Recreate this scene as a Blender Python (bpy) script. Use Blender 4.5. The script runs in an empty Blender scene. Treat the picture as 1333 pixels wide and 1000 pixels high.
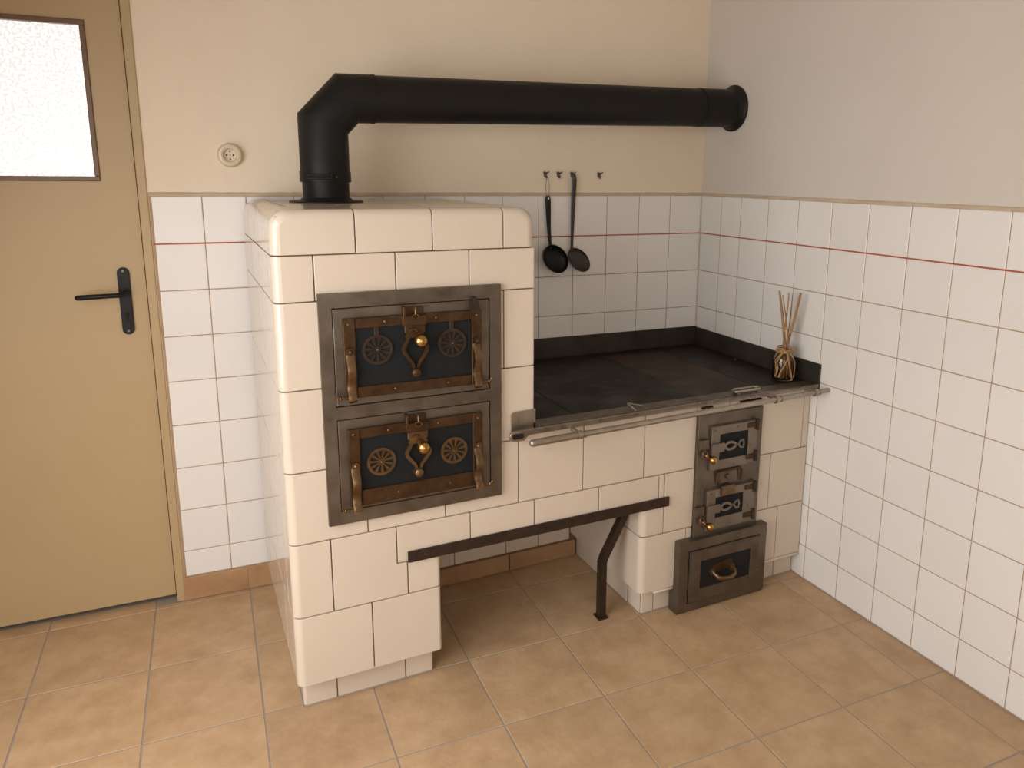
import bpy, bmesh, math, random
from mathutils import Vector, Matrix
random.seed(7)
C = bpy.context.scene.collection
SC = bpy.context.scene
PI = math.pi

# ------------------------------------------------------------------ camera, light, exposure
cam_d = bpy.data.cameras.new('camera'); cam = bpy.data.objects.new('camera', cam_d); C.objects.link(cam)
def aim(yaw, pitch, roll):
    cy, sy, cp, sp, cr, sr = math.cos(yaw), math.sin(yaw), math.cos(pitch), math.sin(pitch), math.cos(roll), math.sin(roll)
    fw = Vector((-sy*cp, cy*cp, sp)); rt = Vector((cy, sy, 0)); up = rt.cross(fw)
    r2 = rt*cr + up*sr; u2 = -rt*sr + up*cr
    return Matrix((r2, u2, -fw)).transposed()
cam.matrix_world = Matrix.Translation((-1.9118, -2.5545, 1.4208)) @ aim(-.4682, -.1986, .0118).to_4x4()
cam_d.sensor_width = 36; cam_d.lens = 992.7*36/1333
cam_d.shift_x = -67.66/1333; cam_d.shift_y = -74.89/1333
cam_d.clip_start = .02
SC.camera = cam

w = bpy.data.worlds.new('world'); SC.world = w; w.use_nodes = True
w.node_tree.nodes['Background'].inputs[0].default_value = (.75, .85, 1, 1)
w.node_tree.nodes['Background'].inputs[1].default_value = .5

def area(name, loc, direction, sx, sy, power, col):
    l = bpy.data.lights.new(name, 'AREA'); l.shape = 'RECTANGLE'; l.size = sx; l.size_y = sy
    l.energy = power; l.color = col
    o = bpy.data.objects.new(name, l); C.objects.link(o); o.location = loc
    o.rotation_euler = Vector(direction).to_track_quat('-Z', 'Z').to_euler()
    return o
# daylight entering by the window in the left wall, and an added warm fill lamp behind the camera
area('daylight_or_fill', (-2.80, -1.70, 1.10), (1, 0, -.62), 1.6, 1.6, 45, (1, .985, .975))
area('daylight_or_fill', (-2.25, -3.94, 1.25), (0, 1, 0), 1.2, 1.7, 20, (1, .925, .83))

vs = SC.view_settings; vs.view_transform = 'Standard'; vs.look = 'None'; vs.exposure = 0.0; vs.gamma = 1; vs.use_curve_mapping = False

# ------------------------------------------------------------------ materials
def mat(name, col, rough=.5, metal=0., coat=0., var=0., nscale=8., dark=None, amount=0., bump=0., bscale=60., spec=None, detail=4., rvar=0., stretch=None, trans=0., ior=1.45, hue=0.):
    m = bpy.data.materials.new(name); m.use_nodes = True
    nt = m.node_tree; b = nt.nodes['Principled BSDF']; N = nt.nodes.new; L = nt.links.new
    b.inputs['Base Color'].default_value = (*col, 1); b.inputs['Roughness'].default_value = rough
    b.inputs['Metallic'].default_value = metal; b.inputs['Coat Weight'].default_value = coat
    b.inputs['Coat Roughness'].default_value = .06
    b.inputs['Transmission Weight'].default_value = trans; b.inputs['IOR'].default_value = ior
    if spec is not None: b.inputs['Specular IOR Level'].default_value = spec
    tc = N('ShaderNodeTexCoord'); mp = N('ShaderNodeMapping'); L(tc.outputs['Object'], mp.inputs[0])
    if stretch: mp.inputs['Scale'].default_value = stretch
    oi = N('ShaderNodeObjectInfo')
    off = N('ShaderNodeVectorMath'); off.operation = 'SCALE'; off.inputs[0].default_value = (37, 19, 53)
    L(oi.outputs['Random'], off.inputs['Scale']); L(off.outputs[0], mp.inputs['Location'])
    src = None
    if dark is not None:
        n = N('ShaderNodeTexNoise'); n.inputs['Scale'].default_value = nscale; n.inputs['Detail'].default_value = detail; n.inputs['Roughness'].default_value = .65
        L(mp.outputs[0], n.inputs['Vector'])
        r = N('ShaderNodeMapRange'); r.inputs[1].default_value = .35; r.inputs[2].default_value = .7; r.inputs[3].default_value = 0; r.inputs[4].default_value = amount
        L(n.outputs[0], r.inputs[0])
        mx = N('ShaderNodeMix'); mx.data_type = 'RGBA'; mx.inputs[6].default_value = (*col, 1); mx.inputs[7].default_value = (*dark, 1)
        L(r.outputs[0], mx.inputs[0]); src = mx.outputs[2]
    if var:
        hs = N('ShaderNodeHueSaturation')
        r = N('ShaderNodeMapRange'); r.inputs[3].default_value = 1-var; r.inputs[4].default_value = 1+var; L(oi.outputs['Random'], r.inputs[0])
        L(r.outputs[0], hs.inputs['Value'])
        if src: L(src, hs.inputs['Color'])
        else: hs.inputs['Color'].default_value = (*col, 1)
        src = hs.outputs[0]
    if src: L(src, b.inputs['Base Color'])
    if bump or rvar:
        n = N('ShaderNodeTexNoise'); n.inputs['Scale'].default_value = bscale; n.inputs['Detail'].default_value = 3
        L(mp.outputs[0], n.inputs['Vector'])
        if bump:
            bp = N('ShaderNodeBump'); bp.inputs['Strength'].default_value = 1; bp.inputs['Distance'].default_value = bump
            L(n.outputs[0], bp.inputs['Height']); L(bp.outputs[0], b.inputs['Normal'])
        if rvar:
            r = N('ShaderNodeMapRange'); r.inputs[1].default_value = .3; r.inputs[2].default_value = .7
            r.inputs[3].default_value = rough-rvar; r.inputs[4].default_value = rough+rvar; L(n.outputs[0], r.inputs[0]); L(r.outputs[0], b.inputs['Roughness'])
    return m
M = {}
M['plaster_back'] = mat('plaster_back', (.79, .675, .53), .9, dark=(.73, .61, .465), nscale=2.2, amount=.6, bump=.0012, bscale=55)
M['plaster_side'] = mat('plaster_side', (.63, .58, .52), .9, dark=(.59, .535, .475), nscale=1.6, amount=.6, bump=.0008, bscale=45)
M['plaster_lip'] = mat('plaster_lip', (.56, .46, .34), .9, dark=(.42, .32, .22), nscale=14, amount=.6, bump=.001, bscale=80)
M['ceiling'] = mat('ceiling', (.8, .76, .7), .9)
M['wall_tile'] = mat('wall_tile', (.775, .75, .72), .22, var=.02, dark=(.74, .71, .675), nscale=5, amount=.5, bump=.0003, bscale=18)
M['wall_grout'] = mat('wall_grout', (.42, .29, .18), .9, dark=(.27, .17, .10), nscale=9, amount=.6)
M['red_strip'] = mat('red_strip', (.42, .10, .05), .4)
M['floor_tile'] = mat('floor_tile', (.54, .365, .215), .40, var=.04, dark=(.38, .235, .125), nscale=10, amount=.85, detail=8, bump=.0006, bscale=70, rvar=.08)
M['floor_grout'] = mat('floor_grout', (.33, .28, .23), .95)
M['baseboard_tile'] = mat('baseboard_tile', (.42, .25, .13), .45, var=.05, dark=(.28, .15, .07), nscale=9, amount=.8, detail=8, bump=.0006, bscale=70)
M['stove_tile'] = mat('stove_tile', (.64, .55, .45), .16, coat=.3, var=.02, dark=(.60, .505, .40), nscale=3.5, amount=.45)
M['stove_joint'] = mat('stove_joint', (.16, .095, .05), .95, dark=(.30, .20, .12), nscale=25, amount=.8)
M['door_paint'] = mat('door_paint', (.45, .325, .175), .45, dark=(.41, .29, .155), nscale=1.5, amount=.5)
M['door_brown'] = mat('door_brown', (.14, .075, .035), .4)
M['black_iron'] = mat('black_iron', (.010, .009, .0085), .4, spec=.25)
M['black_pipe'] = mat('black_pipe', (.010, .009, .0085), .48, spec=.22, dark=(.016, .013, .011), nscale=5, amount=.7, rvar=.06, bscale=8)
M['steel'] = mat('steel', (.195, .163, .130), .42, metal=.85, dark=(.10, .078, .058), nscale=11, amount=.8, bscale=30, rvar=.1, detail=7)
M['steel_bright'] = mat('steel_bright', (.42, .375, .32), .33, metal=.95, dark=(.27, .22, .175), nscale=9, amount=.6, bscale=30, rvar=.08)
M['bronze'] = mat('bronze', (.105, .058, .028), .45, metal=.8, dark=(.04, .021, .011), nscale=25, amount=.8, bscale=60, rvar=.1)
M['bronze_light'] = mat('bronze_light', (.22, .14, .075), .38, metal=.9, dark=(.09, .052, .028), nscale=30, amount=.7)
M['brass'] = mat('brass', (.46, .27, .095), .24, metal=1., dark=(.3, .15, .05), nscale=30, amount=.5)
M['steel_dark'] = mat('steel_dark', (.085, .070, .056), .48, metal=.6, dark=(.035, .028, .022), nscale=6, amount=.8, rvar=.08, bscale=20)
M['steel_mid'] = mat('steel_mid', (.26, .22, .18), .45, metal=.85, dark=(.15, .12, .095), nscale=9, amount=.6, bscale=30, rvar=.06)
M['door_panel'] = mat('door_panel', (.010, .0135, .016), .6, spec=.2, dark=(.016, .013, .010), nscale=14, amount=.6)
M['hob_dark'] = mat('hob_dark', (.014, .011, .009), .5, metal=0, spec=.22, dark=(.028, .018, .012), nscale=7, amount=.7, detail=8, rvar=.12, bscale=9)
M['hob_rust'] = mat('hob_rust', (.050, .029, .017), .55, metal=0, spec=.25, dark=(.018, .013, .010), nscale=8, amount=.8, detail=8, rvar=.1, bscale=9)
M['iron_bar'] = mat('iron_bar', (.055, .033, .022), .5, metal=.5, dark=(.025, .016, .011), nscale=30, amount=.8, bump=.0004, bscale=90)
M['dark_hole'] = mat('dark_hole', (.006, .005, .005), .8)
M['black_plastic'] = mat('black_plastic', (.008, .0075, .007), .45, spec=.3)
M['brown_plastic'] = mat('brown_plastic', (.035, .026, .02), .38)
M['ivory'] = mat('ivory', (.68, .58, .42), .35)
M['wire'] = mat('wire', (.30, .25, .19), .4, metal=.9)
M['hook_metal'] = mat('hook_metal', (.16, .13, .095), .4, metal=.9)
M['jar_glass'] = mat('jar_glass', (.93, .80, .58), .03, trans=1., ior=1.45)
M['wood'] = mat('wood', (.38, .215, .09), .6, dark=(.20, .10, .04), nscale=40, amount=.8, stretch=(1, 1, .2))
M['wood_dark'] = mat('wood_dark', (.24, .12, .045), .6, dark=(.12, .06, .02), nscale=40, amount=.8, stretch=(1, 1, .2))
M['window_glass'] = mat('window_glass', (.95, .96, .96), .02, trans=1., ior=1.45)
M['raffia'] = mat('raffia', (.46, .285, .13), .6, dark=(.30, .18, .08), nscale=60, amount=.7)
# frosted pane lit from the neighbouring room
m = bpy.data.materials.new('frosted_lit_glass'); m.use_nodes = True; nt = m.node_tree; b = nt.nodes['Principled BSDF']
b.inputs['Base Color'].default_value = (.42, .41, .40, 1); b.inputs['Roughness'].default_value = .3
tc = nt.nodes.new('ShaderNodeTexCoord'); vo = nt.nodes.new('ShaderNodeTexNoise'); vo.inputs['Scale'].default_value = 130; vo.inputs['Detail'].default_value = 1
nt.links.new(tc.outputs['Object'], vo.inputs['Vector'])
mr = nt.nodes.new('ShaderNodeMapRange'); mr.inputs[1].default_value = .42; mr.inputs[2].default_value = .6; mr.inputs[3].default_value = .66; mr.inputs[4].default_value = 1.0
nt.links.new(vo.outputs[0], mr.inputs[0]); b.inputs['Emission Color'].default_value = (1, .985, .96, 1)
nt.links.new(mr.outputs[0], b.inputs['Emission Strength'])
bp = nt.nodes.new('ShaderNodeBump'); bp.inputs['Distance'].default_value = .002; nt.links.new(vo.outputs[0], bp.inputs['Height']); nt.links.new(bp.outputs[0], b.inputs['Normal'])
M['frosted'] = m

# ------------------------------------------------------------------ helpers
def finish(bm, name, m, smooth=None):
    bmesh.ops.recalc_face_normals(bm, faces=bm.faces)
    me = bpy.data.meshes.new(name); bm.to_mesh(me); bm.free()
    me.materials.append(M[m] if isinstance(m, str) else m)
    if smooth is not None:
        me.polygons.foreach_set('use_smooth', [True]*len(me.polygons)); me.set_sharp_from_angle(angle=math.radians(smooth))
    return me
def obj(name, bm, m, parent=None, loc=(0, 0, 0), rot=(0, 0, 0), smooth=None, wn=False):
    me = bm if isinstance(bm, bpy.types.Mesh) else finish(bm, name, m, smooth)
    o = bpy.data.objects.new(name, me); C.objects.link(o)
    o.location = loc; o.rotation_euler = rot
    if parent is not None: o.parent = parent
    if wn: md = o.modifiers.new('weighted_normal', 'WEIGHTED_NORMAL'); md.keep_sharp = True; md.weight = 80
    return o
def thing(name, label, cat, loc=(0, 0, 0), rot=(0, 0, 0), group=None):
    o = bpy.data.objects.new(name, None); C.objects.link(o); o.location = loc; o.rotation_euler = rot
    o.empty_display_size = .05
    o['label'] = label; o['category'] = cat
    if group: o['group'] = group
    return o
def tag(o, label, cat, group=None):
    o['label'] = label; o['category'] = cat
    if group: o['group'] = group
    return o
def structure(name, bm, m, loc=(0, 0, 0), rot=(0, 0, 0), smooth=None):
    o = obj(name, bm, m, None, loc, rot, smooth); o['kind'] = 'structure'; return o
def BM(): return bmesh.new()
def box(bm, x0, x1, y0, y1, z0, z1):
    vs_ = [bm.verts.new((x, y, z)) for x in (x0, x1) for y in (y0, y1) for z in (z0, z1)]
    fs = []
    for q in ((0, 1, 3, 2), (4, 6, 7, 5), (0, 4, 5, 1), (2, 3, 7, 6), (0, 2, 6, 4), (1, 5, 7, 3)):
        fs.append(bm.faces.new([vs_[i] for i in q]))
    return vs_
def bevel_sharp(bm, r, seg=1, ang=.8):
    bmesh.ops.recalc_face_normals(bm, faces=bm.faces)
    es = [e for e in bm.edges if len(e.link_faces) == 2 and e.calc_face_angle(0) > ang]
    if es: bmesh.ops.bevel(bm, geom=es, offset=r, segments=seg, profile=.5, affect='EDGES', clamp_overlap=True)
def bbox(x0, x1, y0, y1, z0, z1, r=.0015, seg=1):
    bm = BM(); box(bm, min(x0, x1), max(x0, x1), min(y0, y1), max(y0, y1), min(z0, z1), max(z0, z1)); bevel_sharp(bm, r, seg); return bm
def round_box(x0, x1, y0, y1, z0, z1, specs=(), r=.0018):
    """box with large-radius edges; specs: list of (dict axis->side, R)"""
    bm = BM(); box(bm, x0, x1, y0, y1, z0, z1)
    lim = {('x', -1): (0, x0), ('x', 1): (0, x1), ('y', -1): (1, y0), ('y', 1): (1, y1), ('z', -1): (2, z0), ('z', 1): (2, z1)}
    for cond, R in specs:
        bmesh.ops.recalc_face_normals(bm, faces=bm.faces)
        es = []
        for e in bm.edges:
            if all(all(abs(v.co[lim[c][0]]-lim[c][1]) < 1e-5 for v in e.verts) for c in cond): es.append(e)
        bmesh.ops.bevel(bm, geom=es, offset=R, segments=6, profile=.5, affect='EDGES', clamp_overlap=True)
    bevel_sharp(bm, r, 1)
    return bm
def prism(bm, pts, y0, y1, plane='xz'):
    """extrude polygon; plane xz -> along y, xy -> along z, yz -> along x"""
    def P(a, b_, c): return (a, c, b_) if plane == 'xz' else ((a, b_, c) if plane == 'xy' else (c, a, b_))
    A = [bm.verts.new(P(a, b_, y0)) for a, b_ in pts]; B = [bm.verts.new(P(a, b_, y1)) for a, b_ in pts]
    bm.faces.new(A); bm.faces.new(B[::-1]); n = len(pts)
    for i in range(n): bm.faces.new((A[i], B[i], B[(i+1) % n], A[(i+1) % n]))
def cyl(bm, c, r, depth, axis='y', segs=24, r2=None):
    """solid cylinder centred at c; r is the radius at the low end of the axis"""
    r2 = r if r2 is None else r2
    Mx = Matrix.Translation(c) @ {'y': Matrix.Rotation(-PI/2, 4, 'X'), 'z': Matrix.Identity(4), 'x': Matrix.Rotation(PI/2, 4, 'Y')}[axis]
    bmesh.ops.create_cone(bm, cap_ends=True, segments=segs, radius1=r, radius2=r2, depth=depth, matrix=Mx)
def ball(bm, c, r, sc=(1, 1, 1), seg=20, rot=None):
    Mx = Matrix.Translation(c)
    if rot: Mx = Mx @ rot
    bmesh.ops.create_uvsphere(bm, u_segments=seg, v_segments=seg//2, radius=r, matrix=Mx @ Matrix.Diagonal((*sc, 1)))
def tube(bm, pts, r, segs=10, closed=False, flat=1., up=None):
    """swept tube; r number or list; flat squashes the section along the up direction"""
    pts = [Vector(p) for p in pts]; n = len(pts)
    rs = r if isinstance(r, (list, tuple)) else [r]*n
    tang = []
    for i in range(n):
        if closed: t = pts[(i+1) % n]-pts[i-1]
        else: t = (pts[min(i+1, n-1)]-pts[max(i-1, 0)])
        tang.append(t.normalized())
    ref = Vector(up) if up else (Vector((0, 0, 1)) if abs(tang[0].z) < .9 else Vector((0, 1, 0)))
    rings = []
    nrm = (ref-tang[0]*ref.dot(tang[0])).normalized()
    for i in range(n):
        if up: q = Vector(up); nrm = (q-tang[i]*q.dot(tang[i])).normalized()
        else: nrm = (nrm-tang[i]*nrm.dot(tang[i])).normalized()
        bi = tang[i].cross(nrm)
        k = 1.
        if 0 < i < n-1 or closed:
            a = (pts[i]-pts[i-1]).normalized(); c_ = max(.5, a.dot(tang[i])); k = 1/c_
        ring = []
        for s in range(segs):
            an = 2*PI*(s+.5)/segs
            ring.append(bm.verts.new(pts[i]+nrm*(math.cos(an)*rs[i]*flat)*(k if abs(nrm.dot(tang[i-1 if i else 0])) > .05 else 1)+bi*(math.sin(an)*rs[i])))
        rings.append(ring)
    for i in range(n if closed else n-1):
        A, B = rings[i], rings[(i+1) % n]
        for s in range(segs): bm.faces.new((A[s], A[(s+1) % segs], B[(s+1) % segs], B[s]))
    if not closed: bm.faces.new(rings[0]); bm.faces.new(rings[-1][::-1])
def ribbon(bm, pts, wd, y0, y1, closed=False):
    """flat bar of width wd following (x, z) points, between y0 and y1"""
    n = len(pts); V = [Vector(p) for p in pts]; L_, R_ = [], []
    ws = wd if isinstance(wd, (list, tuple)) else [wd]*n
    for i in range(n):
        if closed: t = V[(i+1) % n]-V[i-1]
        else: t = V[min(i+1, n-1)]-V[max(i-1, 0)]
        t.normalize(); nn = Vector((-t.y, t.x))*ws[i]/2
        L_.append(V[i]+nn); R_.append(V[i]-nn)
    q = [[bm.verts.new((p.x, y, p.y)) for p in s] for s in (L_, R_) for y in (y0, y1)]
    l0, l1, r0, r1 = q
    for i in range(n if closed else n-1):
        j = (i+1) % n
        bm.faces.new((l0[i], l0[j], l1[j], l1[i])); bm.faces.new((r0[i], r1[i], r1[j], r0[j]))
        bm.faces.new((l0[i], r0[i], r0[j], l0[j])); bm.faces.new((l1[i], l1[j], r1[j], r1[i]))
    if not closed:
        bm.faces.new((l0[0], l1[0], r1[0], r0[0])); bm.faces.new((l0[-1], r0[-1], r1[-1], l1[-1]))
def circ(cx, cz, r, n=32, a0=0, a1=2*PI):
    full = abs(a1-a0-2*PI) < 1e-6
    return [(cx+r*math.cos(a0+(a1-a0)*i/(n if full else n-1)), cz+r*math.sin(a0+(a1-a0)*i/(n if full else n-1))) for i in range(n)]
def clip_poly(P, a, b_, c):
    """keep the side a*x+b*y<=c"""
    out = []
    for i in range(len(P)):
        p, q = P[i], P[(i+1) % len(P)]; dp = a*p[0]+b_*p[1]-c; dq = a*q[0]+b_*q[1]-c
        if dp <= 0: out.append(p)
        if (dp < 0 < dq) or (dq < 0 < dp):
            t = dp/(dp-dq); out.append((p[0]+(q[0]-p[0])*t, p[1]+(q[1]-p[1])*t))
    return out

# ------------------------------------------------------------------ room
SL = .0457                                   # the back wall runs slightly off square
RZ = -math.atan(SL)
H = 1.3385                                   # top of the wall tiling
XL, YF, CEIL = -2.95, -3.95, 2.60
# floor
bm = BM(); box(bm, XL-.15, .15, YF-.15, .30, -.12, -.0015); floor = structure('floor', bm, 'floor_grout')
XI = {-12: -3.505, -11: -3.22, -10: -2.935, -9: -2.652, -8: -2.3715, -7: -2.075, -6: -1.788, -5: -1.502, -4: -1.2209, -3: -.9274, -2: -.6413, -1: -.3509, 0: -.0668, 1: .22}
YJ = {-11: -4.04, -10: -3.73, -9: -3.423, -8: -3.116, -7: -2.809, -6: -2.503, -5: -2.197, -4: -1.891, -3: -1.5872, -2: -1.2802, -1: -.9797, 0: -.6833, 1: -.3594, 2: -.0245, 3: .29}
for i in range(-11, 1):
    for j in range(-11, 3):
        def node(xi, yj):
            x = xi; y = yj
            for _ in range(4): x = xi+.0299*y; y = yj-.043*x
            return (x, y)
        g = .0024
        P = [node(XI[i]+g, YJ[j]+g), node(XI[i+1]-g, YJ[j]+g), node(XI[i+1]-g, YJ[j+1]-g), node(XI[i]+g, YJ[j+1]-g)]
        # stop at the walls
        P = clip_poly(P, 1, 0, -.002); P = clip_poly(P, -1, 0, -(XL+.002)) if P else P
        P = clip_poly(P, 0, -1, -(YF+.002)) if P else P
        lim = .0
        cx = sum(p[0] for p in P)/len(P) if P else 0
        if P and cx > -2.0: P = clip_poly(P, SL, 1, -.008)
        elif P: P = clip_poly(P, SL, 1, .03)
        if len(P) < 3: continue
        ar = abs(sum(P[k][0]*P[(k+1) % len(P)][1]-P[(k+1) % len(P)][0]*P[k][1] for k in range(len(P))))/2
        if ar < 4e-4: continue
        xs = [p[0] for p in P]; ys = [p[1] for p in P]
        if min(xs) > -.64 and min(ys) > -.6: continue           # under the stove
        cx, cy = sum(xs)/len(P), sum(ys)/len(P)
        bm = BM(); prism(bm, [(a-cx, c-cy) for a, c in P], -.006, 0, 'xy'); bevel_sharp(bm, .0008)
        obj('floor_tile', bm, 'floor_tile', floor, (cx, cy, random.uniform(-.0003, .0003)))
# back wall, in its own slightly turned frame: local x runs along it, local y=0 is the tile face
DX0, DX1, DZ = -2.86, -1.988, 2.04           # door opening
bm = BM()
box(bm, DX1, .2, .002, .16, -.02, CEIL); box(bm, XL-.2, DX0, .002, .16, -.02, CEIL); box(bm, DX0, DX1, .002, .16, DZ, CEIL)
wall_back = structure('wall_back', bm, 'plaster_back', rot=(0, 0, RZ))
bm = BM(); box(bm, 0.002, .16, YF-.15, .02, -.02, CEIL)
wall_right = structure('wall_right', bm, 'plaster_side')
# left wall with its window opening, wall behind the camera with an added opening for the fill lamp
bm = BM()
WY0, WY1, WZ0, WZ1 = -2.62, -.88, .22, 2.02
box(bm, XL-.2, XL, YF-.15, WY0, 0, CEIL); box(bm, XL-.2, XL, WY1, .45, 0, CEIL); box(bm, XL-.2, XL, WY0, WY1, 0, WZ0); box(bm, XL-.2, XL, WY0, WY1, WZ1, CEIL)
wall_left = structure('wall_left', bm, 'plaster_side')
bm = BM(); FX0, FX1 = -2.87, -1.63
box(bm, XL-.2, FX0, YF-.2, YF, 0, CEIL); box(bm, FX1, .16, YF-.2, YF, 0, CEIL); box(bm, FX0, FX1, YF-.2, YF, 0, WZ0); box(bm, FX0, FX1, YF-.2, YF, WZ1, CEIL)
structure('wall_front', bm, 'plaster_side')
bm = BM(); box(bm, XL-.2, .16, YF-.2, .35, CEIL, CEIL+.1); structure('ceiling', bm, 'ceiling')
def window(name, loc, rz, wd, ht):
    o = bpy.data.objects.new(name, None); C.objects.link(o); o.location = loc; o.rotation_euler = (0, 0, rz); o['kind'] = 'structure'
    t = .06
    for a, b_, c, d in ((-wd/2, wd/2, 0, t), (-wd/2, wd/2, ht-t, ht), (-wd/2, -wd/2+t, t, ht-t), (wd/2-t, wd/2, t, ht-t), (-t/2, t/2, t, ht-t)):
        obj('window_frame', bbox(a, b_, 0, .05, c, d, .003), 'ivory', o)
    for s in (-1, 1): obj('window_pane', bbox(min(s*t/2, s*(wd/2-t)), max(s*t/2, s*(wd/2-t)), .02, .026, t, ht-t, .0005), 'window_glass', o)
    return o
window('window_1', (XL-.15, (WY0+WY1)/2, WZ0), PI/2, WY1-WY0, WZ1-WZ0)
window('added_window_2', ((FX0+FX1)/2, YF-.15, WZ0), PI, FX1-FX0, WZ1-WZ0)  # unseen window, added to go with the fill lamp

# wall tiles
_tm = {}
def tile_mesh(wd, ht):
    k = (round(wd, 4), round(ht, 4))
    if k not in _tm:
        bm = BM(); a, c = k[0]/2-.0014, k[1]/2-.0014; e = .0016
        f = [bm.verts.new((x, 0, z)) for x, z in ((-a+e, -c+e), (a-e, -c+e), (a-e, c-e), (-a+e, c-e))]
        m_ = [bm.verts.new((x, .0008, z)) for x, z in ((-a, -c), (a, -c), (a, c), (-a, c))]
        k_ = [bm.verts.new((x, .006, z)) for x, z in ((-a, -c), (a, -c), (a, c), (-a, c))]
        bm.faces.new(f)
        for i in range(4):
            j = (i+1) % 4; bm.faces.new((f[i], f[j], m_[j], m_[i])); bm.faces.new((m_[i], m_[j], k_[j], k_[i]))
        bm.faces.new(k_[::-1])
        _tm[k] = finish(bm, 'wall_tile', 'wall_tile')
    return _tm[k]
def put_tiles(parent, xs, zs, skip=None, rz=0, pos=lambda u, z: (u, 0, z)):
    for a, b_ in zip(xs[:-1], xs[1:]):
        for r in range(len(zs)-1):
            z1, z0 = zs[r], zs[r+1]
            if skip and skip(a, b_, z0, z1): continue
            x, y, z = pos((a+b_)/2, (z0+z1)/2)
            o = obj('wall_tile', tile_mesh(abs(b_-a), z1-z0), None, parent, (x, y, z), (random.uniform(-.0025, .0025), 0, rz+random.uniform(-.0025, .0025)))
# back wall, right of the tower: the hob hides everything under z .72
bxs = [-.0049-.1418*k for k in range(9)][::-1]; bxs[-1] = -.001
bz = [H-.152*k for k in range(6)]; bz[-1] = .70
bz = [z for z in bz if z > .70]+[.70]
bm = BM(); box(bm, -1.14, -.0015, .0012, .004, .70, H); obj('grout_bed', bm, 'wall_grout', wall_back)
put_tiles(wall_back, bxs, bz, pos=lambda u, z: (u, 0, z))
# back wall, between door and tower
lxs = [-1.9795, -1.8400, -1.7135, -1.700]
lz = [H-.1457*k for k in range(9)]+[.083]
bm = BM(); box(bm, -1.985, -1.700, .0012, .004, .0, H); obj('grout_bed', bm, 'wall_grout', wall_back)
put_tiles(wall_back, lxs[:3], lz)
put_tiles(wall_back, [-1.7135+.1433*k for k in range(5)], lz[:2])
bm = BM(); box(bm, -1.70, -1.14, .0012, .004, lz[1], H); obj('grout_bed', bm, 'wall_grout', wall_back)
# right wall: u runs from the corner towards the camera
rxs = [.001, .1307]+[.2466+.152*k for k in range(25)]; rxs = [u for u in rxs if u < -YF]+[-YF-.002]
rzs = [H-.152*k for k in range(9)]+[.002]
bm = BM(); box(bm, .0012, .004, YF, -.001, 0, H); obj('grout_bed', bm, 'wall_grout', wall_right)
put_tiles(wall_right, rxs, rzs, skip=lambda a, b_, z0, z1: z1 < .72 and b_ < .66, rz=-PI/2, pos=lambda u, z: (0, -u, z))
# thin red strip in the first joint
for a, b_, zz in ((-1.14, -.002, H-.152), (-1.985, -1.705, H-.1457)):
    obj('red_strip', bbox(a, b_, -.0012, .003, zz-.0022, zz+.0022, .0006), 'red_strip', wall_back)
obj('red_strip', bbox(-.0012, .003, YF+.002, -.003, H-.152-.0022, H-.152+.0022, .0006), 'red_strip', wall_right)
# plaster lip over the tiles
def lip(name, x0, x1, rot):
    bm = BM(); n = int((x1-x0)/.02); P = []
    for i in range(n+1):
        x = x0+(x1-x0)*i/n; q = random.uniform(-.0009, .0009)
        P.append([bm.verts.new((x, y+q, z+q)) for y, z in ((.006, H+.012), (.0, H+.0105), (-.0035, H+.005), (-.003, H-.0002), (.006, H-.0005))])
    for i in range(n):
        for k in range(4): bm.faces.new((P[i][k], P[i+1][k], P[i+1][k+1], P[i][k+1]))
    bm.faces.new(P[0]); bm.faces.new(P[-1][::-1])
    return structure(name, bm, 'plaster_lip', rot=rot, smooth=50)
lip('trim_1', -1.985, -.002, (0, 0, RZ)); lip('trim_2', .002, -YF-.002, (0, 0, -PI/2))
# tiled baseboard beside the door
base = bpy.data.objects.new('baseboard_back', None); C.objects.link(base); base['kind'] = 'structure'; base.rotation_euler = (0, 0, RZ)
for a, b_ in ((-1.988, -1.790), (-1.7875, -1.7035)):
    obj('baseboard_tile', bbox(a, b_, -.0085, .003, .002, .081, .0012), 'baseboard_tile', base)
obj('grout_bed', bbox(-1.989, -1.702, -.0065, .002, 0, .0825, .0005), 'wall_grout', base)
# baseboards are absent on the right wall, where the tiles meet the floor

# door (in the frame of the back wall)
door = bpy.data.objects.new('door_1', None); C.objects.link(door); door['kind'] = 'structure'; door.rotation_euler = (0, 0, RZ)
LX0, LX1, LZ0, LZ1 = -2.832, -2.0155, .022, 2.012
GX0, GX1, GZ0, GZ1 = -2.735, -2.112, 1.387, 1.825
bm = BM(); yl0, yl1 = .012, .052
for a, b_, c, d in ((LX0, GX0, LZ0, LZ1), (GX1, LX1, LZ0, LZ1), (GX0, GX1, LZ0, GZ0), (GX0, GX1, GZ1, LZ1)): box(bm, a, b_, yl0, yl1, c, d)
bmesh.ops.remove_doubles(bm, verts=bm.verts, dist=1e-5)
obj('door_leaf', bm, 'door_paint', door)
obj('glass_pane', bbox(GX0, GX1, .030, .035, GZ0, GZ1, .0005), 'frosted', door)
for a, b_, c, d in ((GX0-.006, GX1+.006, GZ0-.006, GZ0+.008), (GX0-.006, GX1+.006, GZ1-.008, GZ1+.006), (GX0-.006, GX0+.008, GZ0+.008, GZ1-.008), (GX1-.008, GX1+.006, GZ0+.008, GZ1-.008)):
    obj('glazing_bead', bbox(a, b_, .006, .03, c, d, .0025, 2), 'door_brown', door, wn=True)
for a, b_, c, d in ((DX0, LX0-.003, 0, DZ), (LX1+.003, DX1+.001, 0, DZ), (LX0-.003, LX1+.003, LZ1+.003, DZ)):
    obj('door_frame', bbox(a, b_, -.004, .11, c, d, .003, 2), 'door_paint', door, wn=True)
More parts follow.
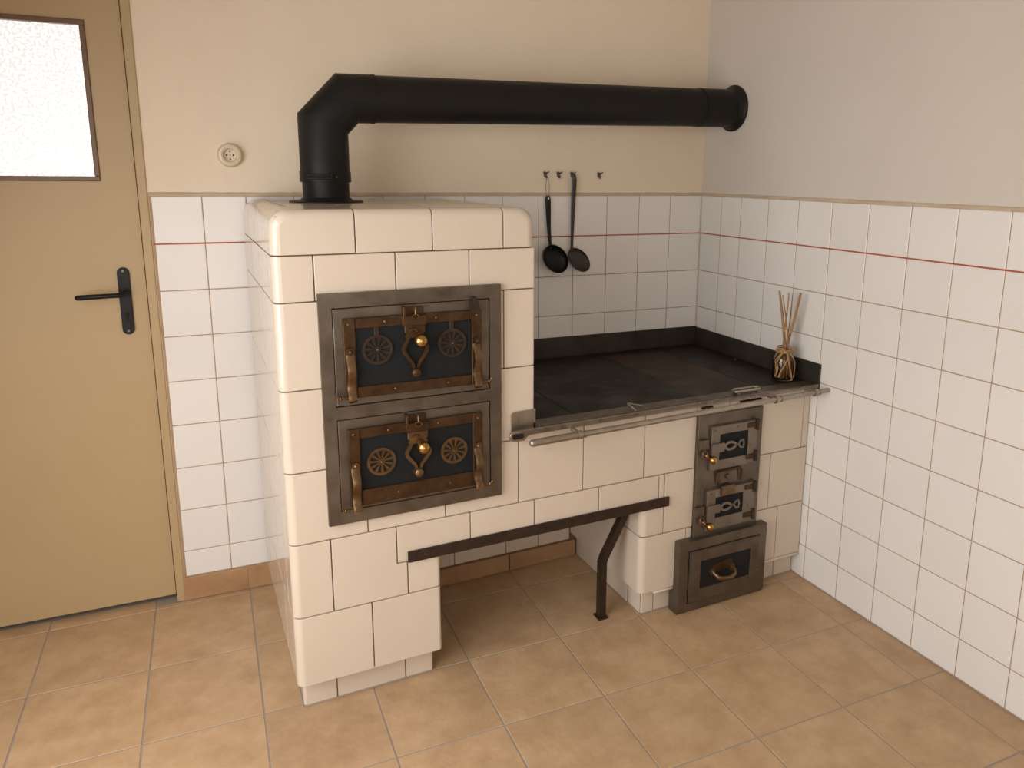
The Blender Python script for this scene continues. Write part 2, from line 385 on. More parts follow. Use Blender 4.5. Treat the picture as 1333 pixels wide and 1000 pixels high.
bm = BM(); box(bm, LX0-.01, LX1+.01, .055, .10, .0, DZ-.02); obj('door_gap_shade', bm, 'dark_hole', door)  # black sheet behind the leaf, shade painted into the door gaps
# handle: long plate, lever, keyhole, screws
px, pz0, pz1 = -2.0735, .916, 1.126; pm = (pz0+pz1)/2
bm = BM(); prism(bm, circ(px, pz1-.018, .0165, 14, 0, PI)+circ(px, pz0+.018, .0165, 14, PI, 2*PI), .004, .013); bevel_sharp(bm, .002, 2)
plate = obj('handle_plate', bm, 'black_iron', door, wn=True)
bm = BM(); cyl(bm, (px, .001, 1.048), .0125, .014); tube(bm, [(px, -.002, 1.048), (px, -.040, 1.048), (px-.006, -.046, 1.048), (px-.018, -.047, 1.0475), (px-.118, -.044, 1.045), (px-.123, -.043, 1.045)], [.009, .0085, .0085, .0075, .0085, .005], 14, flat=.95)
obj('door_lever', bm, 'black_iron', plate, smooth=50)
for z in (pz1-.012, pz0+.013):
    bm = BM(); cyl(bm, (px, .003, z), .0035, .003, segs=14); obj('screw', bm, 'hook_metal', plate)
bm = BM(); prism(bm, circ(px, .982, .004, 12, 0, PI)+[(px-.0035, .962), (px+.0035, .962)], .002, .0045); obj('keyhole', bm, 'dark_hole', plate)

# ------------------------------------------------------------------ tiled stove
stove = thing('tiled_stove', 'cream tiled kitchen stove with tall oven tower, black hob and iron doors', 'stove', (-.86, -.34, 0))
OFF = Vector((.86, .34, 0))
class S:                                     # parts are written in room coordinates, shifted to the stove's own
    pass
def part(name, bm, m, parent=None, smooth=None, wn=False, label=None):
    if parent is None:
        o = obj(name, bm, m, stove, OFF, (0, 0, 0), smooth, wn)
    else:
        o = obj(name, bm, m, parent, (0, 0, 0), (0, 0, 0), smooth, wn)
    if label: o['label'] = label
    return o
L, RT, YS = -1.725, -1.052, -.675
Z0, Z6, ZH, Z5, Z4, Z3, Z2, Z1, ZT = .0912, .289, .385, .492, .683, .8937, 1.111, 1.223, 1.330
HT = .7045
NX0, NX1, NY = -1.335, -.680, -.190          # niche under the stove
e = .0035
bm = BM()
q = .0085
box(bm, L+q, RT-q, YS+q, .045, ZH+.001, Z1)
box(bm, L+.016, RT-.016, YS+q, .045, Z1, ZT-.016); box(bm, L+.055, RT-.055, YS+.028, .04, ZT-.02, ZT-.0009)
box(bm, L+q, NX0-q, YS+q, .045, Z0+e, ZH+.001)
box(bm, RT-q, -.003, YS+q, -.003, ZH+.001, .694)
box(bm, NX1+q, -.003, YS+q, -.003, Z0+e, ZH+.001)
box(bm, L+.022, NX0-.016, YS+.056, .03, 0, Z0+e)
box(bm, NX1+.028, -.003, YS+.034, -.003, 0, Z0+e)
box(bm, NX0-.02, NX1+.035, NY+.003, -.003, 0, ZH+.001)
part('masonry_core', bm, 'stove_joint')
G = .0013
def st(x0, x1, z0, z1, dep=.03, corner=None, R=.022, y=YS, label=None):
    specs = []
    if corner == 'l': specs = [((('x', -1), ('y', -1)), R)]
    if corner == 'r': specs = [((('x', 1), ('y', -1)), R)]
    gl = 0 if corner == 'l' else G; gr = 0 if corner == 'r' else G
    jit = random.uniform(-.0007, .0007)
    bm = round_box(x0+gl, x1-gr, y+jit, y+dep, z0+G, z1-G, specs)
    return part('stove_tile', bm, 'stove_tile', smooth=60, wn=True)
# cap row, rounded on top
for k, (a, b_) in enumerate(zip((L, -1.530, -1.337, -1.144), (-1.530, -1.337, -1.144, RT))):
    bm = BM(); x0 = a+(0 if k == 0 else G); x1 = b_-(0 if k == 3 else G); y0, y1, z0, z1 = YS, YS+(.16 if k in (0, 3) else .05), Z1+G, ZT
    box(bm, x0, x1, y0, y1, z0, z1)
    def on(e_, ax, val): return all(abs(v.co[ax]-val) < 1e-5 for v in e_.verts)
    bmesh.ops.recalc_face_normals(bm, faces=bm.faces)
    if k in (0, 3):
        es = [e_ for e_ in bm.edges if on(e_, 2, z1) and on(e_, 0, x0 if k == 0 else x1)]
        bmesh.ops.bevel(bm, geom=es, offset=.045, segments=7, profile=.5, affect='EDGES')
    es = [e_ for e_ in bm.edges if on(e_, 1, y0) and not on(e_, 2, z0) and not (on(e_, 0, x1) and k < 3) and not (on(e_, 0, x0) and k > 0)]
    bmesh.ops.bevel(bm, geom=es, offset=.024, segments=6, profile=.5, affect='EDGES')
    bevel_sharp(bm, .0015)
    part('stove_tile', bm, 'stove_tile', smooth=60, wn=True)
# tower front
for a, b_, z0, z1, c in ((L, -1.631, Z2, Z1, 'l'), (-1.631, -1.434, Z2, Z1, None), (-1.434, -1.240, Z2, Z1, None), (-1.240, RT, Z2, Z1, 'R'),
        (L, -1.622, Z3, Z2, 'l'), (-1.160, -1.1435, Z3, Z2, None), (-1.1435, RT, Z3, Z2, 'R'),
        (L, -1.622, Z4, Z3, 'l'), (-1.160, RT, Z4, Z3, 'R'),
        (L, -1.528, Z5, Z4, 'l'), (-1.528, -1.317, Z5, Z4, None), (-1.317, -1.100, Z5, Z4, None),
        (-.482, -.353, .6735, HT, None), (-.353, -.225, .6735, HT, None),
        (-1.100, -.891, Z5, HT, None), (-.891, -.677, Z5, HT, None), (-.677, -.482, Z5, HT, None), (-.225, -.0295, Z5, HT, None), (-.0295, -.002, Z5, HT, None),
        (-1.454, -1.246, ZH, Z5, None), (-1.246, -1.050, ZH, Z5, None), (-1.050, -.835, ZH, Z5, None), (-.835, -.618, ZH, Z5, None), (-.618, -.596, ZH, Z5, None),
        (L, -1.624, Z6, Z5, 'l'), (-.596, -.482, Z6, Z5, None), (-.225, -.163, Z6, Z5, None), (-.163, -.002, Z6, Z5, None),
        (L, -1.526, Z0, Z6, 'l'), (-1.526, NX0, Z0, Z6, 'r'), (NX1, -.506, Z0, Z6, 'l'), (-.506, -.484, Z0, Z6, None), (-.23, -.117, Z0, Z6, None), (-.117, -.002, Z0, Z6, None),
        (-1.4265, NX0, Z6, ZH, 'r'), (NX1, -.596, Z6, ZH, 'l')):
    dep = .03 if z1 != HT else .0195
    if c == 'l': dep = .10 if z0 in (Z2, Z4, Z6) else .19
    if c == 'r': dep = .12
    if c == 'R': st(a, b_, z0, z1, .12, 'r', .006)
    else: st(a, b_, z0, z1, dep, c, .022 if c == 'l' else .010)
# notched tile beside the iron bar
bm = BM(); prism(bm, [(-1.624+G, Z6+G), (-1.4265-G, Z6+G), (-1.4265-G, ZH-G), (-1.454-G, ZH-G), (-1.454-G, Z5-G), (-1.624+G, Z5-G)], YS, YS+.03); bevel_sharp(bm, .0018)
part('stove_tile', bm, 'stove_tile', smooth=60, wn=True)
# tower's left face
for z0, z1 in ((Z1, ZT), (Z2, Z1), (Z3, Z2), (Z4, Z3), (Z5, Z4), (Z6, Z5), (Z0, Z6)):
    y = YS+(.16 if z0 == Z1 else (.10 if z0 in (Z2, Z4, Z6) else .19))
    ys = [y, y+.2, y+.4, .06] if .06-(y+.4) > .05 else [y, y+.2, .06]
    for a, b_ in zip(ys[:-1], ys[1:]):
        if z0 == Z1: bm = round_box(L, L+.06, a+G, b_-G, z0+G, z1, [((('x', -1), ('z', 1)), .045)])
        else: bm = round_box(L+random.uniform(-.0004, .0004), L+.03, a+G, b_-G, z0+G, z1-G)
        part('stove_tile', bm, 'stove_tile', smooth=60, wn=True)
# tower's right face above the hob
for z0, z1 in ((Z1, ZT), (Z2, Z1), (Z3, Z2), (Z4+.05, Z3)):
    y = YS+(.16 if z0 == Z1 else .12)
    for a, b_ in ((y, y+.2), (y+.2, y+.4), (y+.4, .03)):
        if z0 == Z1: bm = round_box(RT-.06, RT, a+G, b_-G, z0+G, z1, [((('x', 1), ('z', 1)), .045)])
        else: bm = round_box(RT-.03, RT, a+G, b_-G, z0+G, z1-G)
        part('stove_tile', bm, 'stove_tile', smooth=60, wn=True)
# tower's top
for a, b_, ys in ((L+.06, -1.530, (YS+.16, -.33, -.14, .058)), (-1.530, -1.337, (YS+.05, -.43, -.23, .052)), (-1.337, -1.144, (YS+.05, -.43, -.23, .044)), (-1.144, RT-.06, (YS+.16, -.33, -.14, .036))):
    for c, d in zip(ys[:-1], ys[1:]):
        part('stove_tile', round_box(a+.0022, b_-.0022, c+.0022, d-.0022, ZT-.03, ZT), 'stove_tile', smooth=60, wn=True)
# niche: faces of the two piers, rear wall with baseboard
for z0, z1, ys in ((Z6, ZH, (YS+.10, -.38, NY)), (Z0, Z6, (YS+.19, -.30, NY))):
    for a, b_ in zip(ys[:-1], ys[1:]):
        part('stove_tile', round_box(NX1, NX1+.03, a+G, b_-G, z0+G, z1-G), 'stove_tile', smooth=60, wn=True)
    for a, b_ in ((YS+.12, -.38), (-.38, NY)):
        part('stove_tile', round_box(NX0-.03, NX0, a+G, b_-G, z0+G, z1-G), 'stove_tile', smooth=60, wn=True)
for a, b_ in zip((NX0+.002, -1.135, -.94, -.811), (-1.135, -.94, -.811, NX1-.002)):
    bm = round_box(a+G, b_-G, NY, NY+.01, .066, ZH-.003); part('stove_tile', bm, 'stove_tile', smooth=60, wn=True)
for a, b_ in ((NX0+.002, -.9315), (-.930, NX1+.018)):
    part('baseboard_tile', bbox(a+G, b_-G, NY-.009, NY+.004, .001, .063, .0012), 'baseboard_tile')
# plinth tiles
for a, b_, y, c in ((L+.016, -1.619, -.626, 'l'), (-1.619, -1.429, -.626, None), (-1.429, NX0-.012, -.626, 'r'), (NX1+.026, -.602, -.644, 'l'), (-.602, -.5, -.644, None), (-.23, -.088, -.644, None), (-.088, -.003, -.644, None)):
    bm = round_box(a+G, b_-G, y, y+(.08 if c else .012), .001, Z0+.003, [((('x', -1 if c == 'l' else 1), ('y', -1)), .008)] if c else [])
    part('plinth_tile', bm, 'stove_tile', smooth=60, wn=True)
for x0, x1, ys in ((L+.016, L+.03, (-.54, -.34, -.14, .06)), (NX0-.026, NX0-.012, (-.54, -.36, NY)), (NX1+.026, NX1+.04, (-.562, -.38, NY))):
    for a, b_ in zip(ys[:-1], ys[1:]): part('plinth_tile', round_box(x0, x1, a+G, b_-G, .001, Z0+.003), 'stove_tile', smooth=60, wn=True)

for a, b_ in ((-.625, -.5495), (-.188, -.003)):
    bm = round_box(a, b_, YS-.004, YS+.02, .0835, .0918, [((('y', -1), ('z', -1)), .003)]); part('plinth_moulding', bm, 'stove_tile', smooth=60)
for a, b_, y in ((L+.014, NX0-.010, -.6275), (NX1+.024, -.5495, -.6455), (-.188, -.003, -.6455)):
    part('sealant_line', bbox(a, b_, y-.0015, y+.002, .0003, .0035, .0005), 'floor_grout')
part('sealant_line', bbox(L+.0135, L+.017, -.626, .05, .0003, .0035, .0005), 'floor_grout')
# iron bar across the niche and its bent support leg
bm = BM(); box(bm, -1.4265, -.5815, YS-.008, YS-.001, .384, .4155); box(bm, NX0+.002, NX1-.002, YS+.001, YS+.03, .379, .384); bevel_sharp(bm, .001)
part('support_bar', bm, 'iron_bar')
bm = BM(); s_ = .0165; lp = [(-.776, -.60, .004), (-.776, -.60, .195), (-.770, -.60, .212), (-.704, -.60, .335), (-.699, -.60, .352), (-.699, -.60, .3845)]
tube(bm, lp, s_, 4, up=(0, 1, 0)); lg = part('support_leg', bm, 'iron_bar')
part('foot_plate', bbox(-.794, -.758, -.62, -.58, .0002, .006, .001), 'iron_bar', lg)

# ---- hob
part('hob_frame', bbox(-1.0495, -.002, -.703, -.654, .712, .7275, .0012), 'steel', label='worn grey steel front edge of the hob')
bm = BM()
prism(bm, circ(-1.127, .7057, .0150, 12, PI/2, 3*PI/2)+[(-1.098, .6907), (-1.085, .7053), (-1.05, .7056), (-.002, .7135), (-.002, .7275), (-1.05, .7225)], -.711, -.7035); bevel_sharp(bm, .0008)
fb = part('hob_edge_bar', bm, 'steel_bright', smooth=40)
bm = BM(); ribbon(bm, circ(-1.127, .7057, .0065, 14, PI/2, 3*PI/2)+circ(-1.108, .7057, .0065, 14, -PI/2, PI/2), .003, -.7125, -.7105, True); part('slot_rim', bm, 'bronze', fb)
bm = BM(); prism(bm, circ(-1.127, .7057, .0055, 10, PI/2, 3*PI/2)+circ(-1.108, .7057, .0055, 10, -PI/2, PI/2), -.7115, -.711); part('slot', bm, 'dark_hole', fb)
bm = BM(); box(bm, -1.0495, -.002, -.060, .0, .700, .7235); box(bm, -.048, -.002, -.654, -.061, .700, .7235); box(bm, -1.0495, -1.046, -.654, -.061, .70, .7235); part('hob_ledge', bm, 'hob_dark')
bm = BM(); box(bm, -1.0495, -.002, -.654, 0, .694, .700); part('hob_underside', bm, 'dark_hole')
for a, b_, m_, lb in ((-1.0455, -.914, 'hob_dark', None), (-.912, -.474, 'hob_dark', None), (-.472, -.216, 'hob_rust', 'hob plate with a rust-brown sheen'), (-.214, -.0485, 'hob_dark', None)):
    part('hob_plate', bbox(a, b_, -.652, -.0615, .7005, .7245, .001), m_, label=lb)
# raised edges at the two walls
bm = BM(); prism(bm, [(-1.0495, .0475), (-.002, -.0005), (-.002, -.007), (-1.0495, .0405)], .7, .799, 'xy'); bevel_sharp(bm, .0008); part('hob_upstand', bm, 'steel_dark')
bm = BM(); box(bm, -.0075, -.001, -.712, -.008, .689, .796); bevel_sharp(bm, .0012); part('hob_upstand', bm, 'steel_dark')
bm = BM(); prism(bm, [(-1.125, .699), (-1.058, .699), (-1.058, .768), (-1.119, .766), (-1.125, .760)], YS-.0055, YS-.001); box(bm, -1.060, -1.0505, YS-.0055, YS+.05, .727, .768); bevel_sharp(bm, .0006)
part('corner_plate', bm, 'steel_bright')
for x, y in ((-.070, -.44), (-.03, -.30)):
    bm = BM(); ball(bm, (x, y, .7235), .004, (1, 1, .5), 10); part('rivet', bm, 'steel', smooth=60)
# two small lifting handles on the front edge
bm = BM(); tube(bm, [(-.735, -.709, .729), (-.739, -.695, .735), (-.745, -.678, .742), (-.722, -.674, .737), (-.690, -.674, .730)], [.0032, .0032, .003, .0022, .0018], 8)
part('hob_handle', bm, 'steel_bright', smooth=60, label='small bent wire handle near the middle of the hob edge')
bm = BM(); tube(bm, [(-.352, -.690, .735), (-.350, -.700, .738), (-.340, -.704, .739), (-.262, -.704, .739), (-.250, -.700, .738), (-.248, -.682, .738), (-.258, -.674, .738), (-.342, -.674, .738), (-.352, -.680, .737)], .0042, 8, closed=True)
box(bm, -.345, -.335, -.70, -.68, .7275, .738); box(bm, -.265, -.255, -.70, -.68, .7275, .738)
part('hob_handle', bm, 'steel_bright', smooth=60, label='flat oval loop handle on the hob edge')
# rail in front
bm = BM(); R0 = Vector((-1.091, -.752, .6965)); R1 = Vector((-.003, -.752, .7165))
def on_rail(x): t = (x-R0.x)/(R1.x-R0.x); return R0+(R1-R0)*t
tube(bm, [R0, on_rail(-.96)], .0105, 16); tube(bm, [on_rail(-.975), on_rail(-.045)], .0088, 16); tube(bm, [on_rail(-.06), R1], .0078, 14); ball(bm, R0, .0105, seg=16)
rail = part('front_rail', bm, 'steel_bright', smooth=50)
for x in (-.948, -.228, -.062):
    p = on_rail(x); bm = BM()
    tube(bm, [p+Vector((-.007, 0, 0)), p+Vector((.007, 0, 0))], .0128, 16)
    tube(bm, [p+Vector((0, .008, .003)), (x, -.722, p.z+.004), (x, -.7115, p.z+.003)], .007, 8)
    tube(bm, [p+Vector((.016, 0, 0)), p+Vector((.020, 0, 0))], .0108, 16)
    part('rail_bracket', bm, 'steel_bright', rail, smooth=50)
for x in (-.455, -.30, -.255):
    part('edge_clip', bbox(x-.014, x+.014, -.7025, YS-.001, .690, .7035, .001), 'bronze')

# ---- oven front
PX0, PX1, PZ0, PZ1 = -1.6275, -1.1575, .534, 1.130
bm = BM(); yp0, yp1 = -.6895, -.672
# frame plate with two openings: rails and stiles
OX0, OX1 = -1.597, -1.190
box(bm, PX0, OX0, yp0, yp1, PZ0, PZ1); box(bm, OX1, PX1, yp0, yp1, PZ0, PZ1)
for a, b_ in ((PZ0, .5685), (.8125, .8450), (1.0945, PZ1)): box(bm, OX0, OX1, yp0, yp1, a, b_)
bmesh.ops.remove_doubles(bm, verts=bm.verts, dist=1e-5)
part('oven_front_plate', bm, 'steel')
def shift(pts, dx, dz): return [(a+dx, b_+dz) for a, b_ in pts]
def oven_door(z_lo, z_hi, fz0, fz1, iz0, iz1, rz_, top, bright):  # last argument picks the paler bronze for latch and hinge bosses
    """slightly recessed leaf, strap frame, two vent rosettes, latch with ball knob, hinge straps"""
    lab = 'upper oven door, with darker metal fittings' if top else 'lower oven door'
    d = part('oven_door', bbox(OX0+.0025, OX1-.0025, -.6905, -.675, z_lo+.0025, z_hi-.0025, .0012), 'steel', label=lab)
    fx0, fx1, ix0, ix1 = -1.5735, -1.2175, -1.545, -1.2445
    y0, y1 = -.7005, -.690
    part('door_panel', bbox(ix0-.004, ix1+.004, -.6945, -.690, iz0-.004, iz1+.004, .0005), 'door_panel', d, label='blue-black door panel')
    for a, b_, c, e_ in ((fx0, ix0, fz0, fz1), (ix1, fx1, fz0, fz1), (ix0, ix1, iz1, fz1), (ix0, ix1, fz0, iz0)):
        part('strap', bbox(a, b_, y0-(.0015 if a != ix0 else 0), y1, c, e_, .0012), 'bronze', d)
    bm = BM()
    for x, z in ((fx0+.013, fz1-.014), (fx1-.013, fz1-.014), (fx0+.013, fz0+.012), (fx1-.013, fz0+.012), (-1.472, (fz1+iz1)/2), (-1.34, (fz1+iz1)/2), (-1.45, (fz0+iz0)/2), (-1.31, (fz0+iz0)/2)):
        ball(bm, (x, y0-.0012, z), .0038, (1, .5, 1), 10)
    part('rivets', bm, 'bronze_light', d, smooth=60)
    for x in (-1.492, -1.298):
        bm = BM(); rr = .0375 if top else .0365
        cyl(bm, (x, -.6955, rz_), rr*.93, .002, segs=32)
        hole = part('vent_backing', bm, 'dark_hole', d)
        bm = BM(); ribbon(bm, circ(x, rz_, rr-.003, 40), .0075, -.7000, -.6945, True)
        for k in range(11):
            a = 2*PI*k/11+.2; r0, r1 = .006, rr-.006; w0, w1 = .0014, .0036
            c_, s__ = math.cos(a), math.sin(a)
            prism(bm, [(x+c_*r0-s__*w0, rz_+s__*r0+c_*w0), (x+c_*r1-s__*w1, rz_+s__*r1+c_*w1), (x+c_*r1+s__*w1, rz_+s__*r1-c_*w1), (x+c_*r0+s__*w0, rz_+s__*r0-c_*w0)], -.6985, -.6955)
        cyl(bm, (x, -.6985, rz_), .008, .006, segs=16)
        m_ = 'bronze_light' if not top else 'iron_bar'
        part('vent_rosette', bm, m_, d, smooth=35)
        bm = BM(); ball(bm, (x, -.7025, rz_), .0038, seg=12); part('vent_knob', bm, 'bronze_light', d, smooth=60)
        if top: part('vent_tongue', bbox(x-.006, x+.006, -.699, -.694, rz_+.034, iz1+.002, .001), 'iron_bar', d)
    # latch: keeper on the frame, cover, lyre bow, end disc, knob
    cx = -1.3975; zt = fz1
    bm = BM(); box(bm, cx-.030, cx-.024, -.712, -.690, zt-.008, zt+.022); box(bm, cx-.024, cx+.026, -.696, -.690, zt-.004, zt+.018); bevel_sharp(bm, .0008)
    part('latch_keeper', bm, 'bronze', d)
    bm = BM(); tube(bm, [(cx, -.700, zt+.018), (cx, -.712, zt+.020), (cx, -.716, zt+.012), (cx, -.716, zt+.002)], .0028, 8)
    tube(bm, [(cx+math.cos(a)*.009, -.713, zt-.004+math.sin(a)*.006) for a in [2*PI*i/12 for i in range(12)]], .0022, 6, closed=True); part('latch_hook', bm, 'bronze_light', d, smooth=60)
    bm = BM(); prism(bm, [(cx-.031, zt-.027), (cx+.029, zt-.027), (cx+.031, zt-.020), (cx+.031, zt-.002), (cx-.031, zt-.002), (cx-.033, zt-.012)], -.709, -.700); bevel_sharp(bm, .002, 2)
    part('latch_cover', bm, 'bronze', d, wn=True)
    bm = BM(); prism(bm, [(cx-.026, zt-.045), (cx-.014, zt-.060), (cx+.012, zt-.060), (cx+.027, zt-.045), (cx+.027, zt-.026), (cx-.026, zt-.026)], -.706, -.699); bevel_sharp(bm, .001)
    zb = zt-.150 if top else zt-.138
    h = zt-.052-zb
    for s in (-1, 1):
        pts = [(cx+s*.022, zt-.050), (cx+s*.018, zt-.050-.12*h), (cx+s*.026, zt-.050-.26*h), (cx+s*.031, zt-.050-.36*h), (cx+s*.029, zt-.050-.47*h), (cx+s*.019, zt-.050-.62*h), (cx+s*.009, zt-.050-.76*h), (cx+s*.005, zt-.050-.9*h), (cx+s*.004, zb+.004)]
        ribbon(bm, pts, [.010, .009, .010, .011, .010, .009, .008, .008, .008], -.707, -.699)
    part('latch_bow', bm, 'bronze_light' if bright else 'bronze', d)
    bm = BM(); cyl(bm, (cx, -.704, zb), .0125, .014, segs=20); ball(bm, (cx, -.711, zb), .0125, (1, .55, 1), 16); part('latch_disc', bm, 'bronze_light' if bright else 'bronze', d, smooth=50)
    bm = BM(); zk = zt-.060; cyl(bm, (cx+.004, -.713, zk+.001), .0065, .02, segs=14); cyl(bm, (cx+.006, -.716, zk+.004), .010, .006, segs=16); ball(bm, (cx+.008, -.731, zk-.003), .0172, seg=24)
    part('knob', bm, 'brass', d, smooth=50)
    bm = BM(); tube(bm, [(cx-.006+math.cos(a)*.009, -.712, zk+.017+math.sin(a)*.008) for a in [PI*i/8 for i in range(9)]], .0022, 6); part('knob_ring', bm, 'bronze_light', d, smooth=60)
    # curled hinge straps
    for x, zz, s in ((-1.560, rz_+.002, -1), (-1.233, rz_+.002+(.0 if top else .004), 1)):
        bm = BM(); cyl(bm, (x, -.706, zz), .0095, .012, segs=18); ball(bm, (x, -.712, zz), .0055, seg=10)
        part('hinge_boss', bm, 'bronze_light' if bright else 'bronze', d, smooth=50)
        bm = BM(); prof = [(-.703, zz-.008), (-.706, zz-.020), (-.716, zz-.030), (-.721, zz-.042), (-.721, zz-.055), (-.714, zz-.068), (-.706, zz-.080), (-.706, zz-.094), (-.712, zz-.103), (-.718, zz-.110), (-.718, zz-.120), (-.711, zz-.127), (-.704, zz-.122)]
        tube(bm, [(x, a, b_) for a, b_ in prof], .0105, 12, flat=.16, up=(0, -1, .001))
        part('hinge_strap', bm, 'bronze_light', d, smooth=40)
        bm = BM(); tube(bm, [(x-.004 if s < 0 else x+.004, -.714, zz-.114), (x+s*.034, -.714, zz-.112), (x+s*.038, -.714, zz-.104)], .0034, 8)
        ball(bm, (x+s*.030, -.714, zz-.113), .006, (.6, 1, 1.2), 10); part('hinge_pin', bm, 'bronze_light', d, smooth=60)
    if top:
        bm = BM(); cyl(bm, (-1.237, -.700, 1.084), .012, .018, segs=20); box(bm, -1.249, -1.225, -.706, -.690, 1.062, 1.084); cyl(bm, (-1.237, -.701, 1.098), .006, .014, segs=14)
        part('top_lug', bm, 'iron_bar', d, smooth=40)
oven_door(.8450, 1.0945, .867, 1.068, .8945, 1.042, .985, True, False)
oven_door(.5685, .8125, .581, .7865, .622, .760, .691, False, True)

# ---- firebox doors and ash drawer
part('firebox_plate', bbox(-.484, -.2225, -.6885, -.672, .250, .6725, .0015), 'steel')
def small_door(x0, x1, z0, z1, wx0, wx1, wz0, wz1, zl, zk, kx, top):
    d = part('firebox_door', bbox(x0, x1, -.6925, -.689, z0, z1, .0006), 'steel', label='upper small firebox door' if top else 'lower small firebox door with a draught slide above')
    y0 = -.6985
    for a, b_, c, e_ in ((x0+.003, wx0, z0+.003, z1-.003), (wx1, x1-.003, z0+.003, z1-.003), (wx0, wx1, wz1, z1-.003), (wx0, wx1, z0+.003, wz0)):
        part('strap', bbox(a, b_, y0-(.001 if a in (wx0,) else 0), -.692, c, e_, .0012), 'steel_mid', d)
    part('door_panel', bbox(wx0-.003, wx1+.003, -.6945, -.692, wz0-.003, wz1+.003, .0005), 'door_panel', d, label='blue-black door panel')
    # latch bar: plate, almond loop, fish tail
    bm = BM(); prism(bm, [(x0+.001, zl-.045), (x0+.026, zl-.045), (x0+.026, zl-.016), (wx0+.014, zl-.016), (wx0+.014, zl-.009), (wx0+.020, zl-.009), (wx0+.020, zl+.009), (wx0+.014, zl+.009), (wx0+.014, zl+.014), (x0+.001, zl+.014)], -.705, -.6985)
    part('latch_plate', bm, 'steel_mid', d)
    lx = wx0+.018; n = 9
    up = [(lx+t*.046/(n-1), zl+.0125*math.sin(PI*(t/(n-1))**.8)**.8) for t in range(n)]
    dn = [(a, 2*zl-b_) for a, b_ in up[::-1]]
    bm = BM(); ribbon(bm, up+dn[1:-1], .0082, -.7045, -.6985, True)
    xe = lx+.046
    ribbon(bm, [(xe-.002, zl), (xe+.006, zl), (xe+.012, zl)], [.008, .007, .012], -.7045, -.6985)
    ribbon(bm, [(xe+.010, zl-.003), (xe+.016, zl-.011), (xe+.026, zl-.013), (xe+.030, zl), (xe+.026, zl+.013), (xe+.016, zl+.011), (xe+.010, zl+.003)], .0058, -.7045, -.6985)
    part('latch_loop', bm, 'steel_mid', d)
    bm = BM(); box(bm, x0-.040, x0-.006, -.7, -.6885, zk+.03, zk+.062); bevel_sharp(bm, .001); part('keeper', bm, 'steel', d)
    bm = BM(); tube(bm, [(kx-.022+math.cos(a)*.009, -.708+math.sin(a)*.003, zk+.016+math.sin(a)*.013) for a in [2*PI*i/16 for i in range(16)]], .0024, 8, closed=True); part('latch_ring', bm, 'bronze_light', d, smooth=60)
    bm = BM(); tube(bm, [(kx-.014, -.700, zk+.010), (kx-.004, -.713, zk+.003)], .0045, 10); cyl(bm, (kx-.004, -.712, zk+.002), .0085, .006, segs=16); ball(bm, (kx, -.722, zk), .0135, seg=22); part('knob', bm, 'brass', d, smooth=50)
    for z in (z1-.017, z0+.028):
        bm = BM(); cyl(bm, (x1-.006, -.702, z), .0058, .036, 'z', 14); part('hinge_barrel', bm, 'iron_bar', d, smooth=40)
        bm = BM(); box(bm, x1-.046, x1-.008, -.7025, -.698, z-.008, z+.008); bevel_sharp(bm, .001)
        for q in (.038, .022): ball(bm, (x1-q, -.7028, z), .003, (1, .5, 1), 8)
        part('hinge_leaf', bm, 'bronze', d)
    bm = BM()
    for x, z in ((x0+.018, z1-.016), ((x0+x1)/2+.01, z1-.013), ((x0+x1)/2, z0+.014), (x1-.030, (z0+z1)/2-.01), (x0+.014, zl+.022)): ball(bm, (x, -.6992, z), .0036, (1, .5, 1), 8)
    part('rivets', bm, 'bronze_light', d, smooth=60)
small_door(-.442, -.249, .480, .634, -.404, -.2875, .515, .602, .5605, .530, -.447, True)
small_door(-.448, -.2445, .272, .4165, -.409, -.2945, .314, .386, .350, .301, -.446, False)
# draught slide between the two doors
bm = BM(); prism(bm, [(-.405, .430), (-.325, .430), (-.322, .440), (-.322, .463), (-.328, .470), (-.402, .470), (-.407, .463), (-.407, .438)], -.696, -.689); bevel_sharp(bm, .002, 2)
sl = part('draught_slide', bm, 'steel', wn=True)
bm = BM(); tube(bm, [(-.400, -.698, .432), (-.405, -.698, .465), (-.398, -.698, .474), (-.318, -.698, .477), (-.308, -.698, .465), (-.312, -.698, .432)], .004, 8); part('slide_rim', bm, 'bronze', sl, smooth=50)
bm = BM(); cyl(bm, (-.365, -.699, .452), .009, .008, segs=16); ball(bm, (-.365, -.704, .449), .005, seg=10); part('slide_knob', bm, 'bronze_light', sl, smooth=50)
part('slide_tab', bbox(-.392, -.338, -.706, -.699, .390, .424, .002, 2), 'bronze_light', sl, wn=True)
# ash drawer
bm = BM(); yf0, yf1 = -.706, -.688
ax0, ax1, az0, az1 = -.5485, -.1890, .0095, .2545
dx0, dx1, dz0, dz1 = -.5135, -.2195, .0335, .2215
for a, b_, c, d in ((ax0, dx0, az0, az1), (dx1, ax1, az0, az1), (dx0, dx1, az0, dz0), (dx0, dx1, dz1, az1)): box(bm, a, b_, yf0, yf1, c, d)
bmesh.ops.remove_doubles(bm, verts=bm.verts, dist=1e-5)
for a, b_ in ((ax0, ax0+.006), (ax1-.006, ax1)): box(bm, a, b_, yf1, YS+.02, 0.001, az1)
box(bm, ax0+.006, ax1-.006, yf1, YS-.001, az1-.006, az1); box(bm, ax0+.006, ax1-.006, yf1, -.648, 0.001, .03); box(bm, ax0, ax1, yf0+.006, yf1, .001, az0)
part('ash_drawer_frame', bm, 'steel')
bm = BM(); box(bm, dx0, dx1, -.694, -.688, dz0, dz1); part('drawer_shadow_gap', bm, 'dark_hole')
dr = part('ash_drawer', bbox(dx0+.005, dx1-.002, -.7075, -.692, dz0+.0025, dz1-.005, .0015), 'steel')
